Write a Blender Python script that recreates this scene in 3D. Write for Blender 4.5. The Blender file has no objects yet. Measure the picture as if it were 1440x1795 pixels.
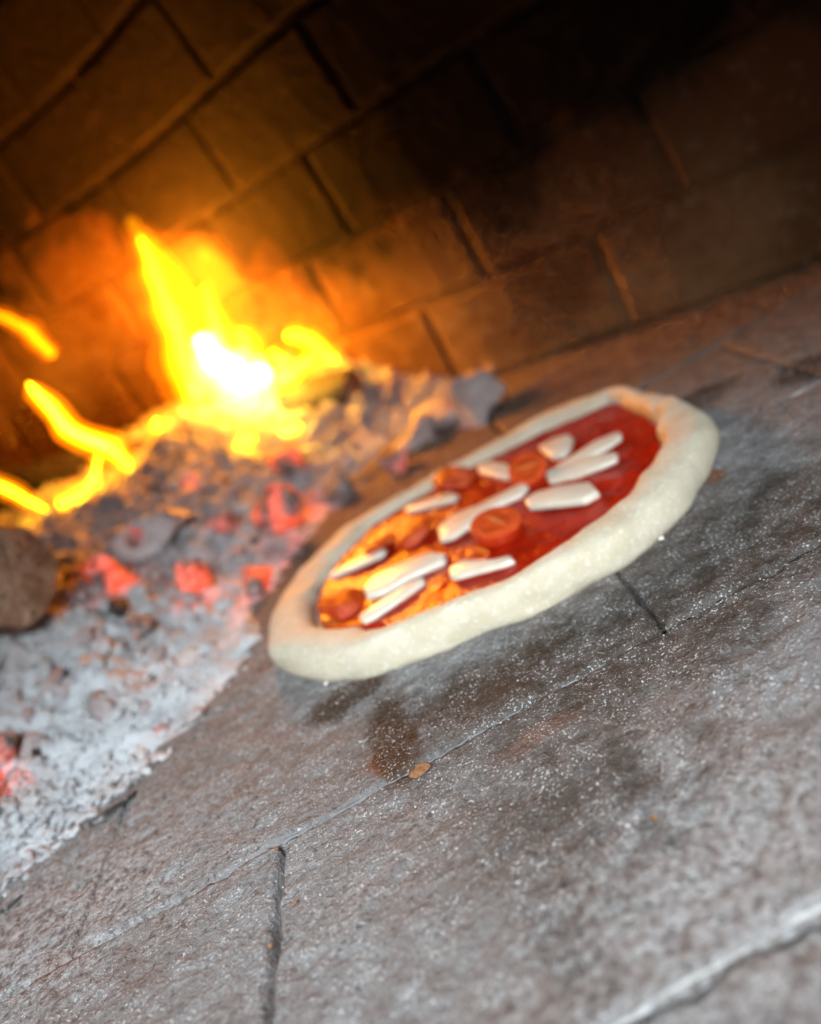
import bpy, bmesh, math, random
import numpy as np
from mathutils import Vector, Matrix

random.seed(7); rng = np.random.default_rng(7)
scene = bpy.context.scene
COL = scene.collection

# ---------------------------------------------------------------- camera
CAM_H, PITCH, ROLL, FPX = 0.17, math.radians(19.4), math.radians(28.5), 1442.0
_r = np.array([1., 0, 0]); _u = np.array([0, math.sin(PITCH), math.cos(PITCH)]); _f = np.array([0, math.cos(PITCH), -math.sin(PITCH)])
_cx = math.cos(ROLL)*_r - math.sin(ROLL)*_u
_cy = math.sin(ROLL)*_r + math.cos(ROLL)*_u
cam_d = bpy.data.cameras.new('camera')
cam_d.sensor_fit = 'VERTICAL'; cam_d.sensor_height = 24.0; cam_d.sensor_width = 24.0
cam_d.lens = 24.0*FPX/1795.0
cam_d.clip_start = 0.01; cam_d.clip_end = 50
cam_d.dof.use_dof = True
cam_d.dof.focus_distance = 0.280
cam_d.dof.aperture_fstop = 2.9
cam = bpy.data.objects.new('camera', cam_d); COL.objects.link(cam)
cam.matrix_world = Matrix(((_cx[0], _cy[0], -_f[0], 0), (_cx[1], _cy[1], -_f[1], 0), (_cx[2], _cy[2], -_f[2], CAM_H), (0, 0, 0, 1)))
scene.camera = cam

# ---------------------------------------------------------------- world, light, exposure
w = bpy.data.worlds.new('World'); scene.world = w; w.use_nodes = True
w.node_tree.nodes['Background'].inputs[0].default_value = (0.75, 0.85, 1.0, 1)
w.node_tree.nodes['Background'].inputs[1].default_value = 0.003
al = bpy.data.lights.new('oven_mouth_daylight', 'AREA')          # daylight through the oven mouth, behind the camera
al.shape = 'RECTANGLE'; al.size = 0.50; al.size_y = 0.26; al.energy = 1.15; al.color = (0.86, 0.94, 1.0); al.spread = math.radians(51)
alo = bpy.data.objects.new('oven_mouth_daylight', al); COL.objects.link(alo)
alo.location = (-0.05, -0.19, 0.38)
alo.rotation_euler = (Vector((-0.04, 0.22, 0.0)) - alo.location).to_track_quat('-Z', 'Y').to_euler()
scene.view_settings.view_transform = 'Standard'; scene.view_settings.look = 'None'
scene.view_settings.exposure = 0.0; scene.view_settings.gamma = 1.0; scene.view_settings.use_curve_mapping = False
scene.cycles.use_denoising = True
scene.cycles.use_adaptive_sampling = True; scene.cycles.adaptive_threshold = 0.04; scene.cycles.adaptive_min_samples = 12
scene.cycles.max_bounces = 4; scene.cycles.diffuse_bounces = 2; scene.cycles.glossy_bounces = 2; scene.cycles.transparent_max_bounces = 24; scene.cycles.volume_bounces = 0

# ---------------------------------------------------------------- survey helpers: photo points -> places in the oven
def ray(x, y):
    return _f + (x-720)/FPX*_cx - (y-897.5)/FPX*_cy
def at(x, y, z=0.0):                     # point on the horizontal plane z
    d = ray(x, y); t = (z-CAM_H)/d[2]
    return np.array([0, 0, CAM_H]) + t*d
def atd(x, y, Z):                        # point Z metres away along the lens axis
    return np.array([0, 0, CAM_H]) + Z*ray(x, y)

# ---------------------------------------------------------------- noise (numpy value noise)
def _hash(ix, iy, s):
    h = (ix.astype(np.int64)*374761393 + iy.astype(np.int64)*668265263 + s*974634777) & 0xffffffff
    h = ((h ^ (h >> 13))*1274126177) & 0xffffffff
    return ((h ^ (h >> 16)) & 0xffff)/65535.0
def vnoise(x, y, s=0):
    ix = np.floor(x); iy = np.floor(y); fx = x-ix; fy = y-iy
    fx = fx*fx*(3-2*fx); fy = fy*fy*(3-2*fy)
    a = _hash(ix, iy, s); b = _hash(ix+1, iy, s); c = _hash(ix, iy+1, s); d = _hash(ix+1, iy+1, s)
    return (a*(1-fx)+b*fx)*(1-fy) + (c*(1-fx)+d*fx)*fy
def fbm(x, y, s=0, o=4, g=0.5):
    r = 0; a = 1; t = 0
    for k in range(o):
        r = r + a*(vnoise(x*2**k+k*17.3, y*2**k+k*9.1, s+k)-0.5); t += a; a *= g
    return r/t*2
def sstep(a, b, x):
    t = np.clip((x-a)/(b-a), 0, 1); return t*t*(3-2*t)

# ---------------------------------------------------------------- object helpers
def tag(o, label=None, cat=None, group=None, kind=None):
    if label: o['label'] = label
    if cat: o['category'] = cat
    if group: o['group'] = group
    if kind: o['kind'] = kind
    return o
def link(name, me, m, parent=None, smooth=True):
    o = bpy.data.objects.new(name, me); COL.objects.link(o)
    if m is not None and not len(me.materials): me.materials.append(m)
    if parent is not None: o.parent = parent
    if smooth: me.polygons.foreach_set('use_smooth', [True]*len(me.polygons))
    return o
def mesh(name, v, f):
    me = bpy.data.meshes.new(name)
    me.from_pydata([tuple(map(float, p)) for p in v], [], [tuple(map(int, q)) for q in f]); me.validate(); me.update()
    return me
def empty(name, loc=(0, 0, 0)):
    o = bpy.data.objects.new(name, None); COL.objects.link(o); o.location = loc; o.empty_display_size = 0.02
    return o
def recentre(o):
    """move a top-level mesh's origin to the middle of its base"""
    me = o.data; n = len(me.vertices); c = np.empty(n*3); me.vertices.foreach_get('co', c); c = c.reshape(-1, 3)
    q = np.array([c[:, 0].mean(), c[:, 1].mean(), c[:, 2].min()])
    me.vertices.foreach_set('co', (c-q).ravel()); o.location = q; me.update()
    return o

# ---------------------------------------------------------------- material helpers
class NT:
    def __init__(s, name):
        s.m = bpy.data.materials.new(name); s.m.use_nodes = True; s.t = s.m.node_tree
        s.t.nodes.clear(); s.out = s.t.nodes.new('ShaderNodeOutputMaterial')
    def n(s, typ, **k):
        o = s.t.nodes.new(typ)
        for a, b in k.items(): setattr(o, a, b)
        return o
    def l(s, a, b): s.t.links.new(a, b)
    def put(s, sock, v):
        if v is None: return
        if isinstance(v, bpy.types.NodeSocket): s.l(v, sock)
        elif isinstance(v, (tuple, list)) and len(v) == 3 and sock.type == 'RGBA': sock.default_value = (*v, 1)
        else: sock.default_value = v
    def pos(s): return s.n('ShaderNodeNewGeometry').outputs['Position']
    def obj(s): return s.n('ShaderNodeTexCoord').outputs['Object']
    def noise(s, vec, scale, detail=4, rough=.55, dist=0, col=False):
        o = s.n('ShaderNodeTexNoise'); s.l(vec, o.inputs['Vector'])
        o.inputs['Scale'].default_value = scale; o.inputs['Detail'].default_value = detail
        o.inputs['Roughness'].default_value = rough; o.inputs['Distortion'].default_value = dist
        return o.outputs['Color' if col else 'Fac']
    def vor(s, vec, scale, feat='F1', out='Distance', rand=1):
        o = s.n('ShaderNodeTexVoronoi', feature=feat); s.l(vec, o.inputs['Vector'])
        o.inputs['Scale'].default_value = scale; o.inputs['Randomness'].default_value = rand
        return o.outputs[out]
    def math(s, op, a, b=None, c=None, clamp=False):
        o = s.n('ShaderNodeMath', operation=op, use_clamp=clamp)
        for i, v in enumerate((a, b, c)): s.put(o.inputs[i], v)
        return o.outputs[0]
    def vmath(s, op, a, b=None):
        o = s.n('ShaderNodeVectorMath', operation=op); s.put(o.inputs[0], a); s.put(o.inputs[1], b)
        return o.outputs['Value' if op in ('LENGTH', 'DOT_PRODUCT', 'DISTANCE') else 'Vector']
    def rng(s, v, a, b, c=0., d=1., mode='SMOOTHSTEP'):
        o = s.n('ShaderNodeMapRange', interpolation_type=mode); s.l(v, o.inputs[0])
        for i, q in enumerate((a, b, c, d)): o.inputs[i+1].default_value = q
        return o.outputs[0]
    def mix(s, f, a, b, mode='MIX'):
        o = s.n('ShaderNodeMix', data_type='RGBA', blend_type=mode)
        s.put(o.inputs[0], f); s.put(o.inputs[6], a); s.put(o.inputs[7], b)
        return o.outputs[2]
    def bump(s, h, strength, dist, nrm=None):
        o = s.n('ShaderNodeBump'); s.l(h, o.inputs['Height']); o.inputs['Strength'].default_value = strength; o.inputs['Distance'].default_value = dist
        if nrm is not None: s.l(nrm, o.inputs['Normal'])
        return o.outputs[0]
    def bsdf(s, color, rough=.7, nrm=None, **k):
        o = s.n('ShaderNodeBsdfPrincipled'); s.put(o.inputs['Base Color'], color); s.put(o.inputs['Roughness'], rough)
        if nrm is not None: s.l(nrm, o.inputs['Normal'])
        for a, b in k.items(): s.put(o.inputs[a.replace('_', ' ')], b)
        s.l(o.outputs[0], s.out.inputs['Surface'])
        return o

def blob(N, p, px, py, rx, ry, soft=.5, z=0.0, warp=None):
    """stain mask around the floor spot seen at (px, py); rx, ry in metres"""
    c = at(px, py, z)
    v = N.vmath('SUBTRACT', p, (float(c[0]), float(c[1]), 0.0))
    if warp is not None: v = N.vmath('ADD', v, warp)
    v = N.vmath('MULTIPLY', v, (1/rx, 1/ry, 0.0))
    return N.rng(N.vmath('LENGTH', v), 1.0, 1.0-soft)

# ---------------------------------------------------------------- materials
def mat_floor():
    N = NT('fire_brick_floor'); p = N.pos()
    wn = N.noise(p, 75, 3, .6, col=True); sep = N.n('ShaderNodeSeparateColor'); N.l(wn, sep.inputs[0])
    mid, big = sep.outputs[0], sep.outputs[1]
    wv = N.vmath('SUBTRACT', wn, (.5, .5, .5))
    warp = N.vmath('MULTIPLY', wv, (.06, .06, 0.)); wsm = N.vmath('MULTIPLY', wv, (.015, .015, 0.))
    fine = N.noise(p, 330, 4, .72); grain = N.noise(p, 1000, 2, .65)
    rnd = N.n('ShaderNodeObjectInfo').outputs['Random']
    lf = N.noise(p, 16, 2, .55)
    c = N.mix(N.rng(lf, .38, .62), (.205, .172, .155), (.225, .218, .214))
    c = N.mix(N.rng(rnd, 0, 1, 0, .3, 'LINEAR'), c, (.215, .192, .180))
    c = N.mix(N.math('MULTIPLY', N.rng(mid, .42, .66), .25), c, (.34, .335, .335))
    yy = N.n('ShaderNodeSeparateXYZ'); N.l(N.vmath('ADD', p, warp), yy.inputs[0])               # fire's warm glow put into the floor colour, reddish brown towards the back
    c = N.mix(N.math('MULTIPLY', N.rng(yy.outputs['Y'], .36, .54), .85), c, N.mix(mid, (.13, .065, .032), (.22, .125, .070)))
    # dark baked and greasy areas round the pizza
    d1 = N.math('MAXIMUM', blob(N, p, 1110, 1110, .15, .060, .75, 0, warp), N.math('MULTIPLY', blob(N, p, 800, 1215, .075, .030, .8, 0, warp), .35))
    d1 = N.math('MAXIMUM', d1, blob(N, p, 1330, 940, .10, .08, .8, 0, warp))
    d1 = N.math('MAXIMUM', d1, N.math('MULTIPLY', blob(N, p, 1000, 1400, .060, .055, .9, 0, warp), .9))
    c = N.mix(N.math('MULTIPLY', d1, N.rng(mid, .35, .62, 1., .72)), c, (.064, .050, .039))
    b1 = blob(N, p, 688, 1290, .013, .040, .5, 0, wsm)
    b1 = N.math('MAXIMUM', b1, N.math('MULTIPLY', blob(N, p, 606, 1226, .026, .016, .5, 0, wsm), 1.))
    b1 = N.math('MAXIMUM', b1, N.math('MULTIPLY', blob(N, p, 830, 1210, .060, .022, .8, 0, wsm), .75))
    b2 = N.math('MAXIMUM', blob(N, p, 668, 1340, .007, .012, .6, 0, wsm), N.math('MULTIPLY', blob(N, p, 940, 1290, .025, .008, .9, 0, wsm), .45))
    b2 = N.math('MAXIMUM', b2, blob(N, p, 1243, 838, .008, .012, .6, 0, wsm))
    b2 = N.math('MAXIMUM', b2, N.math('MULTIPLY', blob(N, p, 110, 1690, .022, .006, .8, 0, wsm), .6))
    c = N.mix(N.math('MULTIPLY', b2, .75), c, (.20, .065, .02))
    b3 = N.math('MAXIMUM', blob(N, p, 1408, 648, .022, .022, .5, 0, wsm), blob(N, p, 1235, 690, .03, .02, .6, 0, wsm))
    b3 = N.math('MAXIMUM', b3, N.math('MULTIPLY', blob(N, p, 1000, 1680, .012, .030, .9, 0, wsm), .55))
    c = N.mix(N.math('MULTIPLY', b3, .8), c, (.045, .035, .028))
    # pits, pale flakes and grains of ash and flour
    c = N.mix(N.math('MULTIPLY', N.rng(fine, .45, .32), .72), c, (.060, .050, .045))
    patch = N.rng(big, .34, .60)
    fl = N.math('MULTIPLY', N.rng(fine, .53, .64), N.math('MULTIPLY', N.math('ADD', N.math('MULTIPLY', patch, .7), .12), N.math('SUBTRACT', 1., N.math('MULTIPLY', N.math('MAXIMUM', d1, b1), .65))))
    c = N.mix(N.math('MULTIPLY', fl, .5), c, (.47, .47, .47))
    c = N.mix(N.math('MULTIPLY', b1, N.rng(fine, .3, .7, 1., .72)), c, (.062, .029, .012))
    gr = N.math('MULTIPLY', N.rng(grain, .585, .66), N.math('ADD', N.math('MULTIPLY', N.rng(mid, .35, .60), .8), .12))
    c = N.mix(N.math('MULTIPLY', gr, .85), c, (.72, .72, .71))
    # ash dust drifting off the ember bed (left) and by the mouth
    dust = N.math('MULTIPLY', blob(N, p, 40, 1640, .12, .075, .95, 0, warp), N.rng(fine, .40, .60))
    dust2 = N.math('MULTIPLY', blob(N, p, 1330, 1560, .08, .06, .95, 0, warp), N.rng(fine, .42, .58))
    c = N.mix(N.math('MULTIPLY', N.math('MAXIMUM', dust, N.math('MULTIPLY', dust2, .7)), .45), c, (.64, .65, .66))
    h = N.math('ADD', fine, N.math('MULTIPLY', grain, .35)); h = N.math('ADD', h, N.math('MULTIPLY', mid, 1.3))
    N.bsdf(c, .8, N.bump(h, .8, .0024), Specular_IOR_Level=.1)
    return N.m

def mat_simple(name, c1, c2, scale, rough=.85, bump=.5, dist=.002, c3=None, **k):
    N = NT(name); p = N.pos(); f = N.noise(p, scale, 6, .62); g = N.noise(p, scale*5, 4, .6)
    c = N.mix(N.rng(f, .35, .65), c1, c2)
    if c3: c = N.mix(N.rng(g, .55, .72), c, c3)
    N.bsdf(c, rough, N.bump(N.math('ADD', f, N.math('MULTIPLY', g, .4)), bump, dist), **k)
    return N.m

def mat_dough():
    N = NT('raw_dough'); p = N.pos(); a = N.noise(p, 60, 5, .55); b = N.noise(p, 420, 4, .6); v = N.vor(p, 1300)
    c = N.mix(N.rng(a, .35, .65), (.60, .53, .38), (.67, .60, .46))
    c = N.mix(N.math('MULTIPLY', N.rng(b, .52, .68), .7), c, (.76, .72, .61))            # flour
    c = N.mix(N.math('MULTIPLY', N.rng(b, .42, .30), .35), c, (.66, .56, .42))
    h = N.math('ADD', N.math('MULTIPLY', a, 2.2), N.math('ADD', N.math('MULTIPLY', b, .7), N.math('MULTIPLY', v, .25)))
    N.bsdf(c, .72, N.bump(h, .35, .0010), Subsurface_Weight=.18, Subsurface_Radius=(1, .6, .35), Subsurface_Scale=.004, Specular_IOR_Level=.3)
    return N.m
def mat_sauce():
    N = NT('tomato_sauce'); p = N.pos(); a = N.noise(p, 90, 5, .6); b = N.noise(p, 520, 4, .6)
    c = N.mix(N.rng(a, .35, .65), (.30, .007, .002), (.42, .018, .003))
    c = N.mix(N.math('MULTIPLY', N.rng(b, .55, .7), .35), c, (.52, .045, .006))
    h = N.math('ADD', N.math('MULTIPLY', a, 1.6), N.math('MULTIPLY', b, .55))
    N.bsdf(c, .21, N.bump(h, .8, .0011), Specular_IOR_Level=.5)
    return N.m
def mat_cheese():
    N = NT('mozzarella'); p = N.pos(); a = N.noise(p, 120, 4, .55); b = N.noise(p, 900, 3, .5)
    c = N.mix(N.rng(a, .35, .65), (.73, .69, .56), (.79, .76, .65))
    N.bsdf(c, .28, N.bump(N.math('ADD', a, N.math('MULTIPLY', b, .15)), .4, .001), Subsurface_Weight=.4, Subsurface_Radius=(1, .75, .5), Subsurface_Scale=.004)
    return N.m
def mat_skin():
    N = NT('tomato_skin'); N.bsdf((.50, .035, .006), .15, None, Subsurface_Weight=.2, Subsurface_Radius=(1, .2, .1), Subsurface_Scale=.004); return N.m
def mat_flesh():
    N = NT('tomato_flesh'); p = N.obj(); a = N.noise(p, 260, 3, .6); q = N.n('ShaderNodeSeparateXYZ'); N.l(p, q.inputs[0])
    ax = N.math('ABSOLUTE', q.outputs['X']); e = N.vmath('LENGTH', N.vmath('MULTIPLY', p, (1/.0115, 1/.0104, 0.)))
    c = N.mix(N.rng(a, .35, .65), (.64, .070, .014), (.70, .11, .028))
    c = N.mix(N.math('MULTIPLY', N.rng(e, .62, .2), .6), c, (.74, .19, .055))
    cham = N.math('MULTIPLY', N.rng(e, .80, .62), N.rng(N.math('ADD', ax, N.math('MULTIPLY', a, .0012)), .0010, .0030))
    c = N.mix(N.math('MULTIPLY', cham, .8), c, (.56, .065, .010))                      # seed chambers
    c = N.mix(N.math('MULTIPLY', N.math('MULTIPLY', N.rng(ax, .0012, .0004), N.rng(e, .75, .5)), .3), c, (.66, .30, .08))
    N.bsdf(c, .16, N.bump(N.math('SUBTRACT', a, N.math('MULTIPLY', cham, .8)), .6, .0012), Subsurface_Weight=.15, Subsurface_Radius=(1, .25, .1), Subsurface_Scale=.004); return N.m
def mat_ash():
    N = NT('wood_ash'); p = N.pos(); a = N.noise(p, 40, 6, .62); b = N.noise(p, 260, 5, .65); g = N.noise(p, 18, 3, .5)
    c = N.mix(N.rng(a, .32, .66), (.48, .48, .49), (.74, .77, .79))
    c = N.mix(N.math('MULTIPLY', N.rng(g, .5, .66), .55), c, (.52, .40, .36))
    zz = N.n('ShaderNodeSeparateXYZ'); N.l(p, zz.inputs[0])                       # the inner bed is half-burnt and pinkish
    inn = N.rng(N.math('ADD', zz.outputs['Y'], N.math('MULTIPLY', N.math('SUBTRACT', g, .5), .25)), .42, .58)
    c = N.mix(N.math('MULTIPLY', inn, .55), c, N.mix(N.rng(a, .35, .62), (.24, .20, .195), (.44, .38, .37)))
    c = N.mix(N.math('MULTIPLY', N.rng(b, .40, .28), .7), c, (.10, .09, .09))
    c = N.mix(N.math('MULTIPLY', N.math('MULTIPLY', N.rng(b, .56, .70), N.math('SUBTRACT', 1., inn)), .6), c, (.80, .82, .83))
    o = N.bsdf(c, .95, N.bump(N.math('ADD', a, b), .6, .003), Specular_IOR_Level=.1)
    wp = N.vmath('MULTIPLY', N.vmath('SUBTRACT', N.noise(p, 60, 2, .5, col=True), (.5, .5, .5)), (.05, .05, 0.)); m = None      # ash glowing over the buried coals
    for x, y, z, r in HOT:
        k = blob(N, p, x, y, r, r*1.2, .95, z, wp); m = k if m is None else N.math('MAXIMUM', m, k)
    N.put(o.inputs['Emission Color'], (1.0, .085, .02)); N.put(o.inputs['Emission Strength'], N.math('MULTIPLY', N.math('MULTIPLY', m, N.rng(a, .36, .60)), .75)); return N.m
HOT = [(215, 1030, .035, .030), (312, 990, .04, .028), (402, 950, .04, .030), (458, 868, .045, .036), (497, 795, .05, .032), (650, 752, .03, .016), (5, 1365, .02, .016), (345, 850, .05, .022)]
def mat_ember(name, col, strength, lo=.42, hi=.60, ash=(.42, .34, .32)):
    """charcoal glowing where the ash has cracked off"""
    N = NT(name); p = N.pos(); a = N.noise(p, 38, 2, .5); b = N.noise(p, 200, 3, .6)
    c = N.mix(N.rng(b, .35, .62), (.10, .08, .08), ash)
    o = N.bsdf(c, .95, N.bump(N.math('ADD', a, b), .6, .003), Specular_IOR_Level=.1)
    g = N.math('MULTIPLY', N.rng(a, lo, hi), N.rng(b, .3, .55, .7, 1))
    N.put(o.inputs['Emission Color'], col); N.put(o.inputs['Emission Strength'], N.math('MULTIPLY', g, strength)); return N.m
def mat_wall(name, soot1, soot2):
    N = NT(name); p = N.pos(); a = N.noise(p, 13, 4, .62); b = N.noise(p, 90, 3, .6)
    rnd = N.n('ShaderNodeObjectInfo').outputs['Random']
    z = N.n('ShaderNodeSeparateXYZ'); N.l(p, z.inputs[0])
    clean = N.mix(N.rng(a, .35, .65), (.15, .066, .026), (.27, .145, .066))
    clean = N.mix(N.math('MULTIPLY', N.rng(b, .55, .68), .25), clean, (.42, .27, .18))
    soot = N.mix(N.rng(b, .4, .7), soot1, soot2)
    # soot: burnt off low down where the fire sits, thick under the vault
    hz = N.math('ADD', z.outputs['Z'], N.math('MULTIPLY', N.math('SUBTRACT', a, .5), .24))
    hz = N.math('ADD', hz, N.math('MULTIPLY', N.math('SUBTRACT', rnd, .5), .04))
    left = N.rng(z.outputs['X'], .06, -.20)
    hz = N.math('SUBTRACT', hz, N.math('MULTIPLY', left, .14))
    c = N.mix(N.rng(hz, .06, .17), clean, soot)
    N.bsdf(c, .9, N.bump(N.math('ADD', a, N.math('MULTIPLY', b, .5)), .6, .006), Specular_IOR_Level=.15); return N.m

M = dict(
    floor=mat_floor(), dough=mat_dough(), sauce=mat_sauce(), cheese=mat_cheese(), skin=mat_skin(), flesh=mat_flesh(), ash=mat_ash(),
    bed=mat_simple('dark_sand_bed', (.012, .010, .009), (.03, .025, .02), 300),
    filler=mat_simple('ash_filled_joint', (.40, .40, .40), (.62, .60, .57), 260, .95, .6, .001, (.75, .74, .72)),
    filler_grey=mat_simple('grey_dust_joint', (.15, .15, .155), (.24, .24, .24), 300, .95, .6, .001, (.34, .33, .32)),
    wall=mat_wall('oven_wall_brick', (.0085, .0058, .0036), (.015, .010, .006)),
    mortar=mat_wall('sooty_mortar', (.010, .007, .0045), (.032, .021, .0125)),
    bark=mat_simple('charred_bark', (.06, .04, .03), (.40, .22, .13), 45, .9, .9, .006, (.34, .20, .12)),
    endgrain=mat_simple('split_wood', (.34, .19, .11), (.58, .38, .25), 45, .85, .9, .008, (.10, .05, .03)),
    char=mat_simple('charcoal', (.02, .018, .017), (.07, .06, .055), 70, .8, .8, .004, (.35, .33, .33)),
    ashchunk=mat_simple('ash_crusted_coal', (.48, .48, .48), (.70, .72, .73), 60, .95, .8, .003, (.26, .22, .21)),
    ashpink=mat_simple('pink_ash_crust', (.40, .33, .32), (.56, .49, .48), 50, .95, .8, .003, (.22, .17, .16)),
    ashdark=mat_simple('dark_ash_crust', (.14, .13, .13), (.30, .28, .28), 60, .95, .8, .003, (.32, .30, .30)),
    rubble=mat_simple('pale_rubble', (.55, .38, .27), (.74, .58, .46), 80, .95, .6, .003),
    crumb=mat_simple('burnt_crumb', (.20, .085, .028), (.32, .17, .08), 400, .8, .5, .0008),
    flour=mat_simple('flour_grain', (.80, .77, .68), (.86, .84, .78), 400, .9, .3, .0005),
    ember_hot=mat_ember('ember_hot', (1.0, .085, .016), 1.0, .36, .56),
    ember_dim=mat_ember('ember_dim', (1.0, .12, .07), .5, .42, .62),
)

# ---------------------------------------------------------------- oven floor: fire bricks laid in running bond
floor = empty('oven_floor'); tag(floor, kind='structure')
bedm = mesh('sand_bed', [(-1.2, -.5, -.012), (1.2, -.5, -.012), (1.2, 1.6, -.012), (-1.2, 1.6, -.012)], [(0, 1, 2, 3)])
link('sand_bed', bedm, M['bed'], floor, False)
SL, LEAN = 0.017, 0.075                         # the courses are laid slightly askew to the mouth
def brick(x0, x1, y0, y1, dz, step, seed, ch=1.0):
    """a fire brick: worn top with chipped arrises, on a grid of cells `step` wide"""
    nx = max(3, int((x1-x0)/step)); ny = max(3, int((y1-y0)/step))
    u = np.linspace(x0, x1, nx+1); v = np.linspace(y0, y1, ny+1)
    U, V = np.meshgrid(u, v)
    e = np.minimum(np.minimum(U-x0, x1-U), np.minimum(V-y0, y1-V))
    nz = .0012*fbm(U*60, V*60, seed, 3) + .0012*np.minimum(fbm(U*170, V*170, seed+9, 3, .6), .25)
    chip = np.clip(fbm(U*90+3, V*90, seed+20, 4)*1.4 + .25, 0, 1)
    wd = (.0012 + .0045*chip**2)*ch
    drop = (1-sstep(0, 1, np.clip(e/wd, 0, 1)))*(.0012 + .0035*chip)*ch
    Z = dz + nz - drop
    wob = .0005*fbm(V*70, U*0+seed, seed+31, 3); wob2 = .0007*fbm(U*70, V*0+seed, seed+37, 3)
    X = U + LEAN*(V-.245) + wob*(np.clip(1-e/.004, 0, 1)); Y = V + SL*U + wob2*(np.clip(1-e/.004, 0, 1))
    top = np.stack([X, Y, Z], -1).reshape(-1, 3)
    idx = np.arange((nx+1)*(ny+1)).reshape(ny+1, nx+1)
    f = np.stack([idx[:-1, :-1], idx[:-1, 1:], idx[1:, 1:], idx[1:, :-1]], -1).reshape(-1, 4).tolist()
    ring = np.concatenate([idx[0, :], idx[1:, -1], idx[-1, -2::-1], idx[-2:0:-1, 0]])
    low = top[ring].copy(); low[:, 2] = -.03
    n = len(top); k = len(ring); vv = np.concatenate([top, low])
    for i in range(k):
        j = (i+1) % k; f.append((ring[j], ring[i], n+i, n+j))
    return mesh('brick', vv, f)
D, L = .1178, .236
rows = [(-1, .1285-D, .1285), (0, .1285, .2455), (1, .2455, .3625)] + [(k, .3625+(k-2)*D, .3625+(k-1)*D) for k in range(2, 9)]
seed = 100
for k, y0, y1 in rows:
    off = {-1: .10, 0: -.0945, 1: .0585}.get(k, -.0945+(.153 if k % 2 else .03*k))
    for i in range(-4, 5):
        x0 = off + i*L; x1 = x0 + L
        ymid = (y0+y1)/2; depth = max(.1, ymid)
        if x1 < -.62*depth-.16 or x0 > .62*depth+.12: continue
        if k >= 4 and x1 < -.12 + .2*(ymid-.5): continue            # buried under the ash bed
        seed += 1
        near = k <= 1
        st = .0013 if near else (.0025 if k <= 3 else .008)
        dz = {0: -.0003, 1: .0004}.get(k, rng.uniform(-.001, .001)) + rng.uniform(-.0004, .0004)
        if k == -1: dz = -.0018
        gx = .0011 if k == 0 else .0006
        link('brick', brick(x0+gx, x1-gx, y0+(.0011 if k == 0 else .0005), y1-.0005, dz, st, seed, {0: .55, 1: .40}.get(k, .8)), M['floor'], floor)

def joint_bead(name, pts, r, m, seed, parent, zc=0.0, gap=.0):
    """ragged filling of ash and flour lying in a joint"""
    pts = np.array(pts); n = 260
    t = np.linspace(0, len(pts)-1, n); X = np.interp(t, range(len(pts)), pts[:, 0]); Y = np.interp(t, range(len(pts)), pts[:, 1])
    s = np.linspace(0, 1, n)*np.hypot(*(pts[-1]-pts[0])[:2])
    a = np.clip(.55 + .9*fbm(s*70, s*0, seed, 4) - gap, 0.02, 1.3)
    v = []; K = 9
    for i in range(n):
        for q in range(K):
            c = -1 + 2*q/(K-1)
            o = c*r*a[i]*(1 + .25*fbm(np.array(s[i]*300), np.array(q*.7), seed+3, 2)) + .0012*float(fbm(np.array(s[i]*60), np.array(5.), seed+6, 3))
            h = r*.55*a[i]*(1-c*c) - .0012 + .0006*float(fbm(np.array(s[i]*420), np.array(q*.9), seed+8, 2))
            v.append((X[i], Y[i]+o, zc+h))
    f = [(i*K+q, (i+1)*K+q, (i+1)*K+q+1, i*K+q+1) for i in range(n-1) for q in range(K-1)]
    return link(name, mesh(name, v, f), m, parent)
def jp(row_y, xs): return [(x+LEAN*(row_y-.245)*0, row_y+SL*x, 0) for x in xs]
joint_bead('joint_filling', jp(.1290, [-.06, 0, .06, .13]), .0012, M['filler'], 3, floor, -.0001, .15)
joint_bead('joint_filling', jp(.2462, [-.094, -.05, 0, .035]), .0013, M['filler_grey'], 5, floor, .0001, .12)
joint_bead('joint_filling', jp(.2462, [-.20, -.16, -.13, -.098]), .0008, M['filler_grey'], 9, floor, -.0005, .25)
joint_bead('joint_filling', jp(.2462, [.03, .08, .14, .2]), .0014, M['floor'], 21, floor, .0, .0)
joint_bead('joint_filling', jp(.3635, [-.20, -.15, -.1, -.06]), .0016, M['filler_grey'], 11, floor, -.0002, .1)
joint_bead('joint_filling', jp(.3635, [.13, .16, .2, .25]), .0020, M['filler'], 13, floor, -.0004, .1)

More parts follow.
